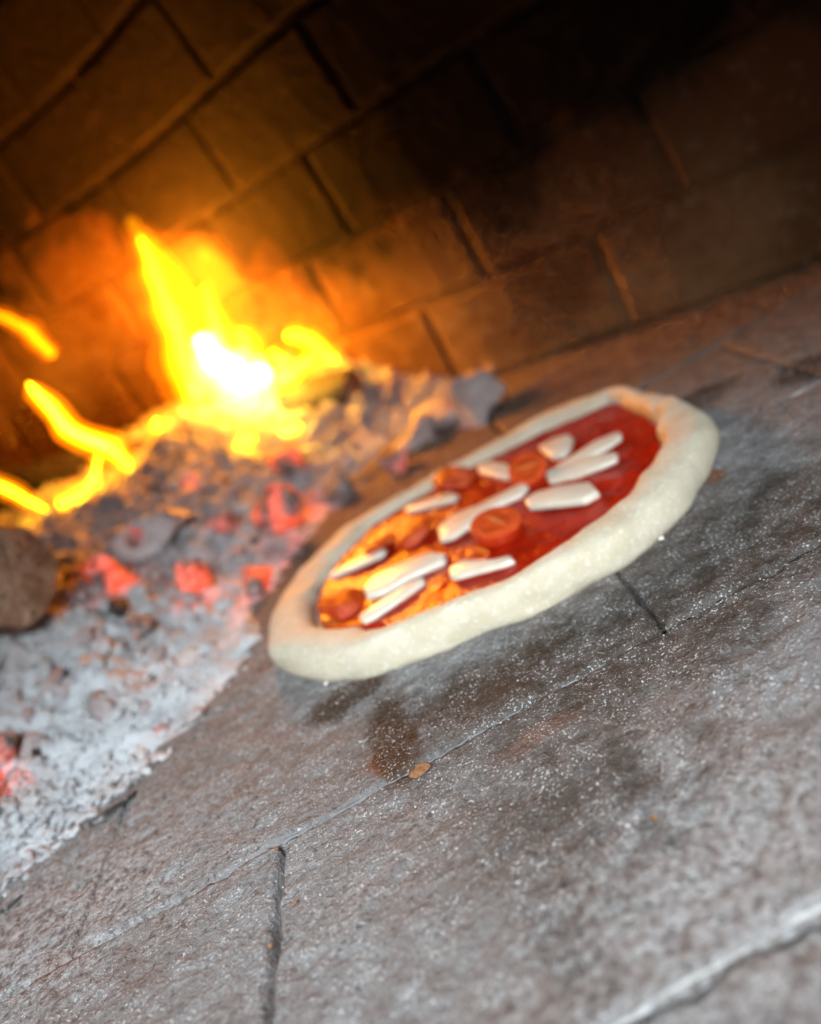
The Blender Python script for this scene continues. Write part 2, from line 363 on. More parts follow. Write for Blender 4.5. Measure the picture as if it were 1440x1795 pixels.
# ---------------------------------------------------------------- oven wall: brick dome behind the fire
wall = empty('oven_wall', (0, 0, 0))
tag(wall, 'dark sooty curved brick wall of the oven behind the fire', 'oven wall')
foot = np.array([(.62, .30), (.47, .44), (.3289, .5359), (.264, .5696), (.2024, .6212), (.1219, .6741), (.05, .76), (-.03, .87), (-.15, .97), (-.34, 1.04), (-.58, 1.06), (-.85, 1.0)])
def _smooth(P, n=90):
    P = np.array(P); t = np.linspace(0, len(P)-1, n); Q = np.stack([np.interp(t, range(len(P)), P[:, i]) for i in (0, 1)], -1)
    for _ in range(25): Q[1:-1] = (Q[:-2]+2*Q[1:-1]+Q[2:])/4
    return Q
foot = _smooth(foot)
APEX = np.array([-.16, .30]); ZT = .66
seg = np.hypot(*np.diff(foot, axis=0).T); SS = np.concatenate([[0], np.cumsum(seg)])
def wpt(s, th, inset=0.0):
    x = np.interp(s, SS, foot[:, 0]); y = np.interp(s, SS, foot[:, 1])
    p0 = np.array([x, y]); d = APEX-p0
    k = 1-math.cos(th); q = p0 + d*k; z = ZT*math.sin(th)
    n = np.array([d[0]/np.hypot(*d)*math.cos(th), d[1]/np.hypot(*d)*math.cos(th), -math.sin(th)*.8])
    return np.array([q[0], q[1], z]) + inset*n
# mortar backing
nS, nT = 260, 70; S1 = SS[-1]
v = [wpt(S1*i/nS, 1.25*j/nT - .02, .0) + .0*np.array([float(fbm(np.array(i*.9), np.array(j*.9), 71, 3))]*3) for j in range(nT+1) for i in range(nS+1)]
f = [(j*(nS+1)+i, j*(nS+1)+i+1, (j+1)*(nS+1)+i+1, (j+1)*(nS+1)+i) for j in range(nT) for i in range(nS)]
link('mortar', mesh('mortar', v, f), M['mortar'], wall)
def wall_brick(s0, s1, t0, t1, proud, seed):
    n, m = 6, 4; g = .0035; vv = []; GA_ = [0, .035, .25, .5, .75, .965, 1]; GB_ = [0, .06, .5, .94, 1]
    gs = .0014; gt = .0022/ZT
    for j in range(m+1):
        for i in range(n+1):
            a = GA_[i]; b = GB_[j]
            e = min(a, 1-a, b, 1-b)
            s = s0+gs+(s1-s0-2*gs)*a; t = t0+gt+(t1-t0-2*gt)*b
            nz = float(fbm(np.array(i*.8+seed), np.array(j*.8), seed, 3))
            vv.append(wpt(s, t, proud + .0007*nz - (.0022 if e == 0 else 0)))
    for j in range(m+1):
        for i in range(n+1):
            pass
    idx = lambda i, j: j*(n+1)+i
    ff = [(idx(i, j), idx(i+1, j), idx(i+1, j+1), idx(i, j+1)) for j in range(m) for i in range(n)]
    ring = [idx(i, 0) for i in range(n+1)] + [idx(n, j) for j in range(1, m+1)] + [idx(i, m) for i in range(n-1, -1, -1)] + [idx(0, j) for j in range(m-1, 0, -1)]
    base = len(vv)
    for q in ring:
        j, i = divmod(q, n+1)
        vv.append(wpt(s0+gs+(s1-s0-2*gs)*GA_[i], t0+gt+(t1-t0-2*gt)*GB_[j], -.03))
    for a in range(len(ring)):
        b = (a+1) % len(ring); ff.append((ring[b], ring[a], base+a, base+b))
    return mesh('brick', vv, ff)
t = .0; c = 0
while t < 1.15:
    dt = .078/ZT*(1+.0*c); shrink = math.cos(t)*.75+.25
    ln = .165; s = -(.09 if c % 2 else 0.0) + .02*c
    while s < S1-.05:
        a = max(s, 0); b = min(s+ln*rng.uniform(.93, 1.05), S1)
        if b-a > .04:
            seed += 1
            link('brick', wall_brick(a, b, t, t+dt, .0024+rng.uniform(-.0005, .0008) + (.002*rng.random() if c == 0 else 0), seed), M['wall'], wall, False)
        s = b
    t += dt; c += 1

# ---------------------------------------------------------------- ash bed with glowing coals
edge = np.array([at(x, y)[:2] for x, y in [(-420, 1760), (-150, 1650), (0, 1562), (90, 1472), (200, 1375), (300, 1315), (368, 1252), (425, 1168), (442, 1090), (470, 1018), (530, 955), (590, 885), (665, 800), (765, 722), (860, 668)]] + [np.array([.15, .70])])
def edge_dist(X, Y):
    """distance from the edge of the bed, positive on the ash side (left/behind)"""
    best = np.full(X.shape, 9.); sg = np.ones(X.shape)
    for a, b in zip(edge[:-1], edge[1:]):
        d = b-a; L2 = d@d; t = np.clip(((X-a[0])*d[0]+(Y-a[1])*d[1])/L2, 0, 1)
        qx = X-a[0]-t*d[0]; qy = Y-a[1]-t*d[1]; r = np.hypot(qx, qy)
        c = d[0]*(Y-a[1]) - d[1]*(X-a[0])
        m = r < best; best = np.where(m, r, best); sg = np.where(m, np.sign(c), sg)
    return best*sg
def ash_h(X, Y):
    e = edge_dist(X, Y) + .012*fbm(X*40, Y*40, 300, 4) + .005*fbm(X*190, Y*190, 302, 3, .65)
    h = .004*sstep(-.004, .03, e) + .066*sstep(.005, .19, e)
    h = h*(1 + .25*fbm(X*14, Y*14, 310, 3)) + sstep(0, .05, e)*(.016*(.5-np.abs(fbm(X*38, Y*38, 320, 4, .6))) + .006*fbm(X*130, Y*130, 330, 3, .65)) + sstep(-.01, .02, e)*.0022*fbm(X*260, Y*260, 340, 2)
    return np.where(e > -.004, h, -.006) - .0012
gx = np.arange(-.70, .20, .0026); gy = np.arange(.16, .95, .0026)
X, Y = np.meshgrid(gx, gy); E = edge_dist(X, Y); Z = ash_h(X, Y)
idx = np.arange(X.size).reshape(X.shape)
q = np.stack([idx[:-1, :-1], idx[:-1, 1:], idx[1:, 1:], idx[1:, :-1]], -1).reshape(-1, 4)
keep = (E.ravel()[q] > -.012).all(1)
q = q[keep]; used = np.unique(q); remap = -np.ones(X.size, int); remap[used] = np.arange(len(used))
V = np.stack([X.ravel(), Y.ravel(), Z.ravel()], -1)[used]
bed = link('ash_bed', mesh('ash_bed', V, remap[q]), M['ash'])
tag(bed, 'bed of pale grey wood ash heaped left of the pizza', 'ash', kind='stuff')

ico = bmesh.new(); bmesh.ops.create_icosphere(ico, subdivisions=1, radius=1); ICO_V = np.array([v.co[:] for v in ico.verts]); ICO_F = np.array([[v.index for v in f.verts] for f in ico.faces]); ico.free()
ico = bmesh.new(); bmesh.ops.create_icosphere(ico, subdivisions=3, radius=1); ICO3_V = np.array([v.co[:] for v in ico.verts]); ICO3_F = np.array([[v.index for v in f.verts] for f in ico.faces]); ico.free()
def rotm(a, b, c):
    return np.array(Matrix.Rotation(a, 3, 'X') @ Matrix.Rotation(b, 3, 'Y') @ Matrix.Rotation(c, 3, 'Z'))
ico = bmesh.new(); bmesh.ops.create_icosphere(ico, subdivisions=2, radius=1); ICO2_V = np.array([v.co[:] for v in ico.verts]); ICO2_F = np.array([[v.index for v in f.verts] for f in ico.faces]); ico.free()
def scatter(name, places, m, label, cat, chunk=False):
    vs = []; fs = []; n = 0
    for (x, y, z, r, flat) in places:
        BV, BF = (ICO2_V, ICO2_F) if chunk else (ICO_V, ICO_F)
        a = BV*(1+(.11 if chunk else .21)*rng.standard_normal((len(BV), 1)))
        if chunk:
            for _ in range(5):
                n_ = rng.standard_normal(3); n_ /= np.linalg.norm(n_); a = a - np.outer(np.clip(a@n_-rng.uniform(.3, .7), 0, None), n_)
        a = a*np.array([r, r*rng.uniform(.5, .9), r*flat])
        a = a @ rotm(rng.uniform(-.5, .5), rng.uniform(-.5, .5), rng.uniform(0, 6.3)).T + np.array([x, y, z])
        vs.append(a); fs.append(BF+n); n += len(a)
    o = link(name, mesh(name, np.concatenate(vs), np.concatenate(fs)), m)
    return tag(o, label, cat, kind='stuff')
def ash_spots(n, lo, hi):
    x = rng.uniform(-.6, .16, n*6); y = rng.uniform(.22, .85, n*6); e = edge_dist(x, y); k = np.where((e > lo) & (e < hi))[0][:n]
    return x[k], y[k], ash_h(x[k], y[k]), e[k]
X_, Y_, H_, E_ = ash_spots(5200, -.006, .40); r = rng.uniform(.0009, .0045, len(X_))*np.clip(.35+E_/.05, .35, 1)
scatter('ash_flakes', zip(X_, Y_, H_+r*.2, r, rng.uniform(.2, .6, len(r))), M['ashchunk'], 'small pale ash flakes strewn over the ember bed', 'ash')
X_, Y_, H_, E_ = ash_spots(330, .03, .36); r = rng.uniform(.005, .013, len(X_))
scatter('pink_ash_chunks', zip(X_, Y_, H_-r*.05, r, rng.uniform(.4, .8, len(r))), M['ashpink'], 'pinkish grey crusts of ash over the hot coals', 'ash', True)
X_, Y_, H_, E_ = ash_spots(420, .02, .36); r = rng.uniform(.004, .012, len(X_))
scatter('grey_ash_chunks', zip(X_, Y_, H_-r*.05, r, rng.uniform(.35, .7, len(r))), M['ashchunk'], 'blue grey crusts of ash heaped on the bed', 'ash', True)
X_, Y_, H_, E_ = ash_spots(36, .03, .36); r = rng.uniform(.003, .009, len(X_))
scatter('charcoal_bits', zip(X_, Y_, H_, r, rng.uniform(.4, .8, len(r))), M['char'], 'black charcoal bits scattered through the ash', 'charcoal', True)
# fine grit on the bricks
x = rng.uniform(-.24, .16, 30000); y = rng.uniform(.115, .40, 30000); e = edge_dist(x, y)
k = np.where((e < 0) & (rng.random(len(x)) < .03 + .6*np.exp(-np.abs(e)/.03)))[0][:3600]
r = rng.uniform(.00015, .0005, len(k))*np.where(rng.random(len(k)) < .95, 1, 1.8)
scatter('ash_grit', zip(x[k], y[k], r*.5, r, rng.uniform(.4, .8, len(k))), M['filler'], 'tiny white grains of ash lying on the floor bricks', 'ash')

def lump(name, px, py, z, size, m, label, cat, group=None, squash=(1, 1, 1), rough=.6, rot=None, sink=1.0):
    """an irregular angular lump resting at the spot seen at (px, py)"""
    c = at(px, py, z); R = rotm(*(rot or (rng.uniform(-.4, .4), rng.uniform(-.4, .4), rng.uniform(0, 6.3))))
    s = int(rng.integers(0, 9999)); a = ICO3_V.copy()
    for _ in range(11):                                            # flatten with random cuts so it breaks like coal
        n = rng.standard_normal(3); n /= np.linalg.norm(n); d = rng.uniform(.38, .8); k = a@n
        a = a - np.outer(np.clip(k-d, 0, None), n)
    rr = 1 + rough*.5*fbm(a[:, 0]*2.3+s, a[:, 1]*2.3+a[:, 2]*1.9, s, 4) + .16*fbm(a[:, 0]*7+a[:, 2]*5, a[:, 1]*7+s, s+5, 3)
    a = a*rr[:, None]*np.array(squash)*size
    a = a @ R.T
    a[:, 2] -= a[:, 2].min()
    zb = float(ash_h(np.array([c[0]]), np.array([c[1]]))[0]); zb = max(zb, 0) - size*sink*.5
    o = link(name, mesh(name, a, ICO3_F), m); o.location = (c[0], c[1], zb if z < .2 else z)
    return tag(o, label, cat, group)
G = 'glowing coals in the ash bed'
EM = [(215, 1035, .017, 'ember_hot', 'orange red glowing coal leftmost in the ash, below the small flames'), (312, 992, .016, 'ember_hot', 'orange red glowing coal second from the left in the ash'),
      (402, 952, .018, 'ember_hot', 'bright red glowing coal in the middle of the ash bed'), (458, 872, .021, 'ember_hot', 'large bright orange glowing coal below the main flame'),
      (497, 800, .018, 'ember_hot', 'glowing coal just under the round yellow flame spots'), (655, 752, .012, 'ember_dim', 'small dull red coal in the ash right of the flames'),
      (5, 1370, .014, 'ember_dim', 'pink glowing coal at the left edge of the picture'), (266, 1255, .005, 'ember_dim', 'tiny pink ember near the front edge of the ash'),
      (330, 830, .014, 'ember_dim', 'dull red coal under the small single flame'), (545, 705, .014, 'ember_dim', 'dull pink coal at the right foot of the main flame'),
      (268, 970, .012, 'ember_dim', 'dull red coal between the two left glowing coals'), (230, 1075, .010, 'ember_dim', 'dim red coal just below the leftmost glowing coal'),
      (385, 905, .012, 'ember_dim', 'dim red coal left of the large bright orange one')]
for x, y, sz, mm, lb in EM: lump('ember', x, y, .035 if y < 1200 else .012, sz, M[mm], lb, 'ember', G, squash=(1.3, .9, 1.0))
lump('ember', 352, 1256, .0, .0055, M['ashpink'], 'pale pink ember lying on the brick joint beside the ash', 'ember', G, squash=(1.7, .8, .6), sink=.1)
GA = 'ash covered charcoal lumps'
lump('charcoal_lump', 395, 1075, .02, .030, M['ashchunk'], 'blue grey ash crusted lump beside the left end of the pizza', 'charcoal', GA, squash=(1.2, .9, .55))
lump('charcoal_lump', 250, 935, .05, .035, M['ashchunk'], 'long pinkish grey ash crusted piece on top of the heap', 'charcoal', GA, squash=(1.7, .8, .5), rot=(0, 0, .3))
lump('charcoal_lump', 565, 808, .03, .022, M['ashdark'], 'dark grey charcoal lump in the heap behind the left pizza rim', 'charcoal', GA)
lump('charcoal_lump', 810, 668, .03, .026, M['ashpink'], 'grey lump at the right end of the ash heap', 'charcoal', GA, squash=(1.3, 1, .9))
lump('charcoal_lump', 762, 672, .03, .030, M['ashpink'], 'tallest grey lump near the right end of the ash heap', 'charcoal', GA, squash=(1.2, 1, 1.0), sink=1.2)
lump('charcoal_lump', 705, 715, .03, .024, M['ashpink'], 'grey lump between the dull red coal and the heap end', 'charcoal', GA, squash=(1.2, 1, .8))
cc_ = at(40, 1450, .006); k_ = 900; x_ = cc_[0]+rng.normal(0, .028, k_); y_ = cc_[1]+rng.normal(0, .016, k_); e_ = edge_dist(x_, y_); k_ = e_ > -.012
r_ = rng.uniform(.001, .0048, k_.sum())
scatter('white_ash_crust', zip(x_[k_], y_[k_], np.maximum(ash_h(x_[k_], y_[k_]), 0)+r_*.2, r_, rng.uniform(.25, .5, len(r_))), M['ash'], 'broken white ash crust nearest the camera at lower left', 'ash', True)
lump('charcoal_lump', 225, 1100, .02, .012, M['char'], 'black charcoal sliver showing in the middle of the pale ash', 'charcoal', GA, squash=(.7, 1.8, .6), rot=(0, 0, .2))
lump('charcoal_lump', 62, 1305, .02, .008, M['char'], 'small black charcoal sliver low in the pale ash', 'charcoal', GA, squash=(.6, 1.9, .6), rot=(0, 0, .1))
lump('charcoal_lump', 188, 1402, .006, .010, M['char'], 'dark charcoal chip beside the white ash crust', 'charcoal', GA, squash=(1.8, .7, .5), rot=(0, 0, .2))
lump('charcoal_lump', 6, 1597, .0, .0045, M['char'], 'black charcoal crumb on the bricks at the left edge', 'charcoal', GA, squash=(2, .7, .5), rot=(0, 0, .2))
lump('charcoal_lump', 15, 1215, .03, .016, M['char'], 'black charcoal lump at the left edge beneath the log', 'charcoal', GA)
# pale rubble along the foot of the wall, right
GR = 'pale rubble at the foot of the wall'
for (x, y, s, lb) in [(1122, 562, .015, 'brightest pale rubble lump at the foot of the wall'), (1182, 540, .016, 'pale rubble lump right of the brightest one by the wall'),
                      (1232, 528, .012, 'rightmost small pale rubble lump by the wall'), (940, 628, .013, 'small rubble lump at the wall above the pizza'),
                      (885, 650, .014, 'small rubble lump at the wall near the ash heap end'), (1060, 586, .011, 'tiny rubble lump left of the brightest pale one')]:
    lump('rubble', x, y, 0, s, M['rubble'], lb, 'rubble', GR, sink=0)

# ---------------------------------------------------------------- logs
def log(name, a, b, r, label, seed, split=True, m='bark'):
    a = np.array(a); b = np.array(b); ax = (b-a)/np.linalg.norm(b-a)
    s = np.cross(ax, [0, 0, 1]); s /= np.linalg.norm(s); t = np.cross(s, ax)
    root = empty(name, ((a+b)/2 - np.array([0, 0, r])))
    n, K = 26, 28; v = []
    for i in range(n+1):
        c = a + (b-a)*i/n
        for k in range(K):
            th = 2*math.pi*k/K
            R = r*(1 + .16*float(fbm(np.array(math.cos(th)*1.5+seed), np.array(math.sin(th)*1.5+i*.25), seed, 4)) + .05*float(fbm(np.array(th*6), np.array(i*.5), seed+4, 2)))
            if split: R *= 1 - .28*max(0, math.cos(th-1.2))**2
            if i in (0, n): R *= .9
            v.append(c + R*(math.cos(th)*s + math.sin(th)*t) - np.array(root.location))
    f = [(i*K+k, i*K+(k+1) % K, (i+1)*K+(k+1) % K, (i+1)*K+k) for i in range(n) for k in range(K)]
    link('bark', mesh('bark', v, f), M[m], root)
    for e, i in ((a, 0), (b, n)):
        vv = [v[i*K+k] for k in range(K)]; c = e - np.array(root.location) + ax*(-.004 if i == 0 else .004)
        mid = [c + (np.array(p)-c)*rng.uniform(.4, .7) + ax*.0015*rng.standard_normal() for p in vv]
        allv = vv + mid + [c]
        ff = [(k, (k+1) % K, K+(k+1) % K, K+k) for k in range(K)] + [(K+k, K+(k+1) % K, 2*K) for k in range(K)]
        if i == 0: ff = [tuple(reversed(q)) for q in ff]
        link('end_face', mesh('end_face', allv, ff), M['endgrain'], root)
    return tag(root, label, 'log', 'firewood logs')
log('log', atd(18, 1000, .455), atd(-420, 1080, .55), .036, 'brown rough log end poking in at the left edge', 41)
log('log', atd(-60, 880, .86), atd(330, 800, .80), .030, 'dark charred log lying behind the ash under the left flames', 47, m='char')
log('log', atd(300, 760, .83), atd(620, 680, .74), .022, 'burning log under the main flame', 53, m='char')

# ---------------------------------------------------------------- flames: glowing gas, brighter where it is thicker
def mat_flame(name, col, strength):
    N = NT(name); e = N.n('ShaderNodeEmission'); N.put(e.inputs[0], col); e.inputs[1].default_value = strength
    N.l(e.outputs[0], N.out.inputs['Volume']); return N.m
def glow(k):                                 # shells from the orange rim to the yellow heart; k scales the brightness
    return [(1.7, 9, mat_flame('flame_rim', (1, .20, .001), 3.5*k)), (1.1, 3, mat_flame('flame_mantle', (1, .42, .002), 8*k)), (.72, 0, mat_flame('flame_body', (1, .66, .004), 17*k)), (.4, 0, mat_flame('flame_heart', (1, .75, .02), 24*k))]
FM = dict(body=glow(1.0), lick=glow(1.9), faint=[(1.3, 4, mat_flame('flame_faint', (1, .18, .001), 5)), (.6, 1, mat_flame('flame_faint_heart', (1, .34, .001), 18))],
          core=[(1.0, 3, mat_flame('flame_white_edge', (1, .8, .25), 12)), (.6, 0, mat_flame('flame_white', (1, .85, .6), 26))])
def tongue(name, pts, Z, m, parent=None, origin=None, deep=.8):
    """flame tongue through photo points (x, y, half width in px), Z metres away; round in section"""
    P = np.array([[*atd(x, y, Z), r/FPX*Z] for x, y, r in pts]); n = 26; K = 14
    tt = np.linspace(0, 1, len(P)); ts = np.linspace(0, 1, n)
    # smooth the control line
    C = np.stack([np.interp(ts, tt, P[:, i]) for i in range(4)], -1)
    for _ in range(3): C[1:-1] = (C[:-2]+2*C[1:-1]+C[2:])/4
    C[0, 3] *= .25; C[-1, 3] *= .15
    o = np.array(origin if origin is not None else C[0, :3]); v = []
    for i in range(n):
        d = C[min(i+1, n-1), :3]-C[max(i-1, 0), :3]; d /= np.linalg.norm(d)
        s = np.cross(d, _f); s /= np.linalg.norm(s); q = np.cross(s, d)
        for k in range(K):
            a = 2*math.pi*k/K; w = C[i, 3]*(1+.10*math.sin(3*a+i*.6)+.32*float(fbm(np.array(i*.33+pts[0][0]), np.array(math.cos(a)*.8), 77, 2)))
            v.append(C[i, :3] + w*(math.cos(a)*s + deep*math.sin(a)*q) - o)
    f = [(i*K+k, i*K+(k+1) % K, (i+1)*K+(k+1) % K, (i+1)*K+k) for i in range(n-1) for k in range(K)]
    f += [tuple(range(K-1, -1, -1)), tuple(range((n-1)*K, n*K))]
    ob = link(name, mesh(name, v, f), m, parent)
    if parent is None: ob.location = o
    return ob
def flame(pts, Z, kind, parent=None, origin=None):
    """nested tongues; returns the outermost when it stands alone"""
    sh = FM[kind]
    if parent is None:
        g, e, m = sh[1]; o = tongue('flame', [(x, y, r*g+e) for x, y, r in pts], Z, m); origin = np.array(o.location); rest = [sh[0]] + sh[2:]
    else: o = parent; rest = sh
    for g, e, m in rest: tongue('flame_tongue', [(x, y, r*g+e) for x, y, r in pts], Z, m, o, origin)
    return o
ZF = .74
fo = atd(420, 730, ZF)
fire = empty('fire', fo); tag(fire, 'tall bright yellow main fire with white hot core burning behind the ash', 'fire')
for pts, Zq, mm in [
    ([(350, 705, 24), (332, 640, 32), (308, 570, 25), (285, 510, 21), (265, 458, 17), (245, 412, 7)], ZF, 'body'),
    ([(375, 695, 40), (390, 625, 40), (378, 570, 20), (366, 530, 12), (358, 500, 5)], ZF+.01, 'body'),
    ([(330, 675, 20), (390, 685, 32), (460, 678, 30), (520, 650, 20), (555, 615, 10)], ZF-.01, 'body'),
    ([(440, 715, 26), (455, 660, 34), (430, 600, 26), (415, 580, 10)], ZF, 'body'),
    ([(505, 690, 22), (500, 650, 22), (475, 615, 12)], ZF, 'body'),
    ([(345, 590, 18), (380, 630, 34), (425, 665, 36), (475, 655, 24)], ZF-.005, 'core'),
    ([(500, 588, 10), (530, 590, 20), (555, 605, 18), (592, 635, 7)], ZF+.01, 'lick'),
    ([(440, 725, 12), (446, 700, 24), (450, 670, 18)], ZF-.02, 'lick'),
    ([(430, 690, 40), (360, 600, 50), (320, 500, 30), (262, 430, 22), (225, 380, 10)], ZF+.02, 'faint'),
]:
    flame(pts, Zq, mm, fire, fo)
GF = 'small flames round the main fire'
def lick(pts, Z, label, m='lick'):
    tag(flame(pts, Z, m), label, 'flame', GF)
lick([(240, 838, 5), (218, 806, 10), (188, 781, 15), (150, 768, 9), (112, 750, 10), (90, 715, 8), (50, 672, 3)], .70, 'long wavy yellow flame slanting down at the left')
lick([(-30, 845, 6), (10, 855, 6), (50, 878, 6), (85, 895, 3)], .70, 'thin orange flame at the left edge above the log')
lick([(100, 885, 6), (124, 879, 12), (150, 862, 9), (165, 840, 5), (174, 795, 3)], .69, 'short curled yellow flame just above the log', 'lick')
lick([(288, 795, 6), (283, 768, 11), (274, 735, 4)], .70, 'small upright flame standing alone below the main fire')
lick([(414, 780, 6), (432, 772, 13), (448, 764, 6)], .68, 'round yellow flame spot left of its twin under the main fire')
lick([(492, 757, 6), (512, 752, 13), (528, 746, 6)], .68, 'round yellow flame spot right of its twin under the main fire')
lick([(-20, 548, 6), (30, 565, 9), (62, 590, 13), (95, 625, 7)], .78, 'faint orange flame streak high at the left edge', 'faint')
pl_ = bpy.data.lights.new('fire_light', 'POINT'); pl_.energy = 7.2; pl_.color = (1, .27, .012); pl_.shadow_soft_size = .045
plo = bpy.data.objects.new('fire_light', pl_); COL.objects.link(plo); plo.location = atd(325, 490, ZF+.03)

# ---------------------------------------------------------------- pizza
def catmull(P, n):
    P = np.array(P); k = len(P); out = []
    d = np.linalg.norm(np.roll(P, -1, 0)-P, axis=1); cum = np.concatenate([[0], np.cumsum(d)])
    for s in np.linspace(0, cum[-1], n, endpoint=False):
        i = min(np.searchsorted(cum, s, 'right')-1, k-1); t = (s-cum[i])/d[i]
        a, b, c, e = P[(i-1) % k], P[i], P[(i+1) % k], P[(i+2) % k]
        out.append(.5*((2*b)+(-a+c)*t+(2*a-5*b+4*c-e)*t*t+(-a+3*b-3*c+e)*t**3))
    return np.array(out)
outer_px = [(470, 1096, .009), (473, 1131, .006), (481, 1167, .003), (492, 1182, .001), (512, 1192, .0005), (540, 1200, 0), (575, 1203, 0), (612, 1198, 0), (652, 1194, 0), (680, 1183, 0), (750, 1158, 0), (846, 1121, 0), (908, 1096, 0),
            (1000, 1054, 0), (1081, 1010, 0), (1119, 987, 0), (1167, 945, .001), (1208, 894, .003), (1233, 848, .004), (1248, 812, .006), (1260, 773, .008), (1261, 756, .009), (1246, 717, .013), (1208, 699, .014),
            (1167, 689, .013), (1125, 680, .012), (1090, 674, .012), (1052, 681, .012), (1000, 698, .012), (960, 717, .011), (880, 760, .011), (800, 805, .011), (720, 850, .011), (640, 895, .011), (575, 940, .011), (520, 995, .011), (485, 1050, .011)]
front_px = [(606, 1114, .0165), (658, 1111, .0165), (700, 1104, .0168), (750, 1081, .0168), (783, 1060, .0168), (846, 1034, .0168), (908, 1006, .0168), (960, 978, .0168), (1000, 954, .0168), (1067, 906, .0165), (1094, 872, .016)]   # crest line seen over the near rim
inner_px = [(560, 1030, .007), (560, 1072, .0075), (575, 1088, .010)] + front_px + [(1129, 825, .013), (1144, 794, .011), (1148, 760, .009), (1162, 731, .008), (1173, 706, .007), (1158, 693, .006), (1125, 696, .006), (1079, 700, .006),
            (1042, 721, .006), (1000, 737, .006), (960, 752, .006), (880, 792, .006), (800, 832, .006), (720, 878, .006), (650, 925, .006), (592, 985, .007)]
O = catmull([at(x, y, z)[:2] for x, y, z in outer_px], 420)
I = catmull([at(x, y, z)[:2] for x, y, z in inner_px], 420)
PC = O.mean(0)
def radial(C, ang):
    a = np.arctan2(C[:, 1]-PC[1], C[:, 0]-PC[0]); r = np.hypot(C[:, 1]-PC[1], C[:, 0]-PC[0]); o = np.argsort(a)
    return np.interp(ang, np.concatenate([a[o]-2*math.pi, a[o], a[o]+2*math.pi]), np.tile(r[o], 3))
NA = 480; ang = np.linspace(-math.pi, math.pi, NA, endpoint=False)
def sm(r, n):
    for _ in range(n): r = (np.roll(r, 1)+2*r+np.roll(r, -1))/4
    return r
RO = sm(radial(O, ang), 6); RI = sm(radial(I, ang), 10); 
fa = [math.atan2(at(x, y, z)[1]-PC[1], at(x, y, z)[0]-PC[0]) for x, y, z in front_px]
fw = sstep(fa[0]-.25, fa[0]+.05, ang)*(1-sstep(fa[-1]-.05, fa[-1]+.3, ang))            # along the near rim the crest was traced, not the inner foot
RI = sm(RO - (RO-RI)*(1+.85*fw), 8); RI = np.clip(RI, RO-.027, RO-.0165+.004*sstep(-.1, .5, np.sin(ang)))
pizza = empty('pizza', (PC[0], PC[1], -.0012)); tag(pizza, 'raw pizza with red sauce, mozzarella strips and tomato halves on oven floor', 'pizza')
ca, sa = np.cos(ang), np.sin(ang)
bk = sstep(-.15, .55, sa)
hh = .0180 - .0055*bk + .0010*fbm(ca*2+5, sa*2, 501, 3) + .0016*np.exp(-((ang-.55)/.5)**2)          # rim swells at the right end
BUB = [(rng.uniform(-math.pi, math.pi), rng.uniform(.2, 2.2), rng.uniform(.025, .07), rng.uniform(-.0009, .0015)) for _ in range(26)]      # bubbles and finger dents
K = 40; vs = []
for k in range(K):
    t = 2*math.pi*k/K; c, s_ = math.cos(t), math.sin(t)
    cc = math.copysign(abs(c)**(.72 if s_ > 0 else .45), c); ss = math.copysign(abs(s_)**(.80 if s_ > 0 else .9), s_)
    w_ = (RO-RI)/2; mid = (RO+RI)/2
    r = mid + w_*cc - .0013*(1+ss)*max(c, 0)**.7 + .0006*(1+ss)*max(-c, 0)**.7
    z = hh*(.5+.5*ss)
    lump_ = .0013*fbm(ca*5+c*.8, sa*5+s_*.8, 510, 3, .4) + .00012*fbm(ca*40+c*3, sa*40+s_*3, 520, 3)
    crease = -.0016*np.exp(-((ang-.02-.05*s_)/.015)**2)*(s_ > -.2) - .0014*np.exp(-((ang-.42+.06*c)/.018)**2)*(s_ > -.2)
    L_ = lump_ + crease + sum(hb*np.exp(-((np.angle(np.exp(1j*(ang-ab))))/wb)**2)*math.exp(-((t-tb)/.55)**2) for ab, tb, wb, hb in BUB)
    r = r + L_*c; z = np.maximum(z + L_*s_, .0002)
    vs.append(np.stack([r*ca, r*sa, z], -1))
vs = np.array(vs)                                      # K x NA x 3
f = [(k*NA+i, ((k+1) % K)*NA+i, ((k+1) % K)*NA+(i+1) % NA, k*NA+(i+1) % NA) for k in range(K) for i in range(NA)]
link('crust', mesh('crust', vs.reshape(-1, 3), f), M['dough'], pizza)
def disc(name, R, zf, m, parent, nr=60):
    v = [(0, 0, float(zf(np.array([0.]), np.array([0.]), np.array([0.]))[0]))]; rr = (np.arange(1, nr+1)/nr)
    for q in rr:
        x = R*q*ca; y = R*q*sa; z = zf(x, y, np.full(NA, q)); v += list(zip(x, y, z))
    f = [(0, 1+i, 1+(i+1) % NA) for i in range(NA)]
    for j in range(nr-1):
        a = 1+j*NA; b = a+NA
        f += [(a+i, b+i, b+(i+1) % NA, a+(i+1) % NA) for i in range(NA)]
    return link(name, mesh(name, v, f), m, parent)
disc('dough_base', RI+.006, lambda x, y, q: .0042 + .0004*fbm(x*90, y*90, 540, 3), M['dough'], pizza, 24)
RS = RI + .0006 + .0012*fbm(ca*6, sa*6, 550, 4)
leftw = np.exp(-((np.angle(np.exp(1j*(ang-3.75))))/.35)**2); RS = RS - .010*leftw           # bare dough at the left end
ZS = .0062
disc('sauce', RS, lambda x, y, q: ZS + .0011*fbm(x*55, y*55, 560, 4) + .0005*fbm(x*260, y*260, 570, 3) + .0012*sstep(.9, 1.0, q)*(q < 1) - .003*sstep(.985, 1.0, q), M['sauce'], pizza, 90)

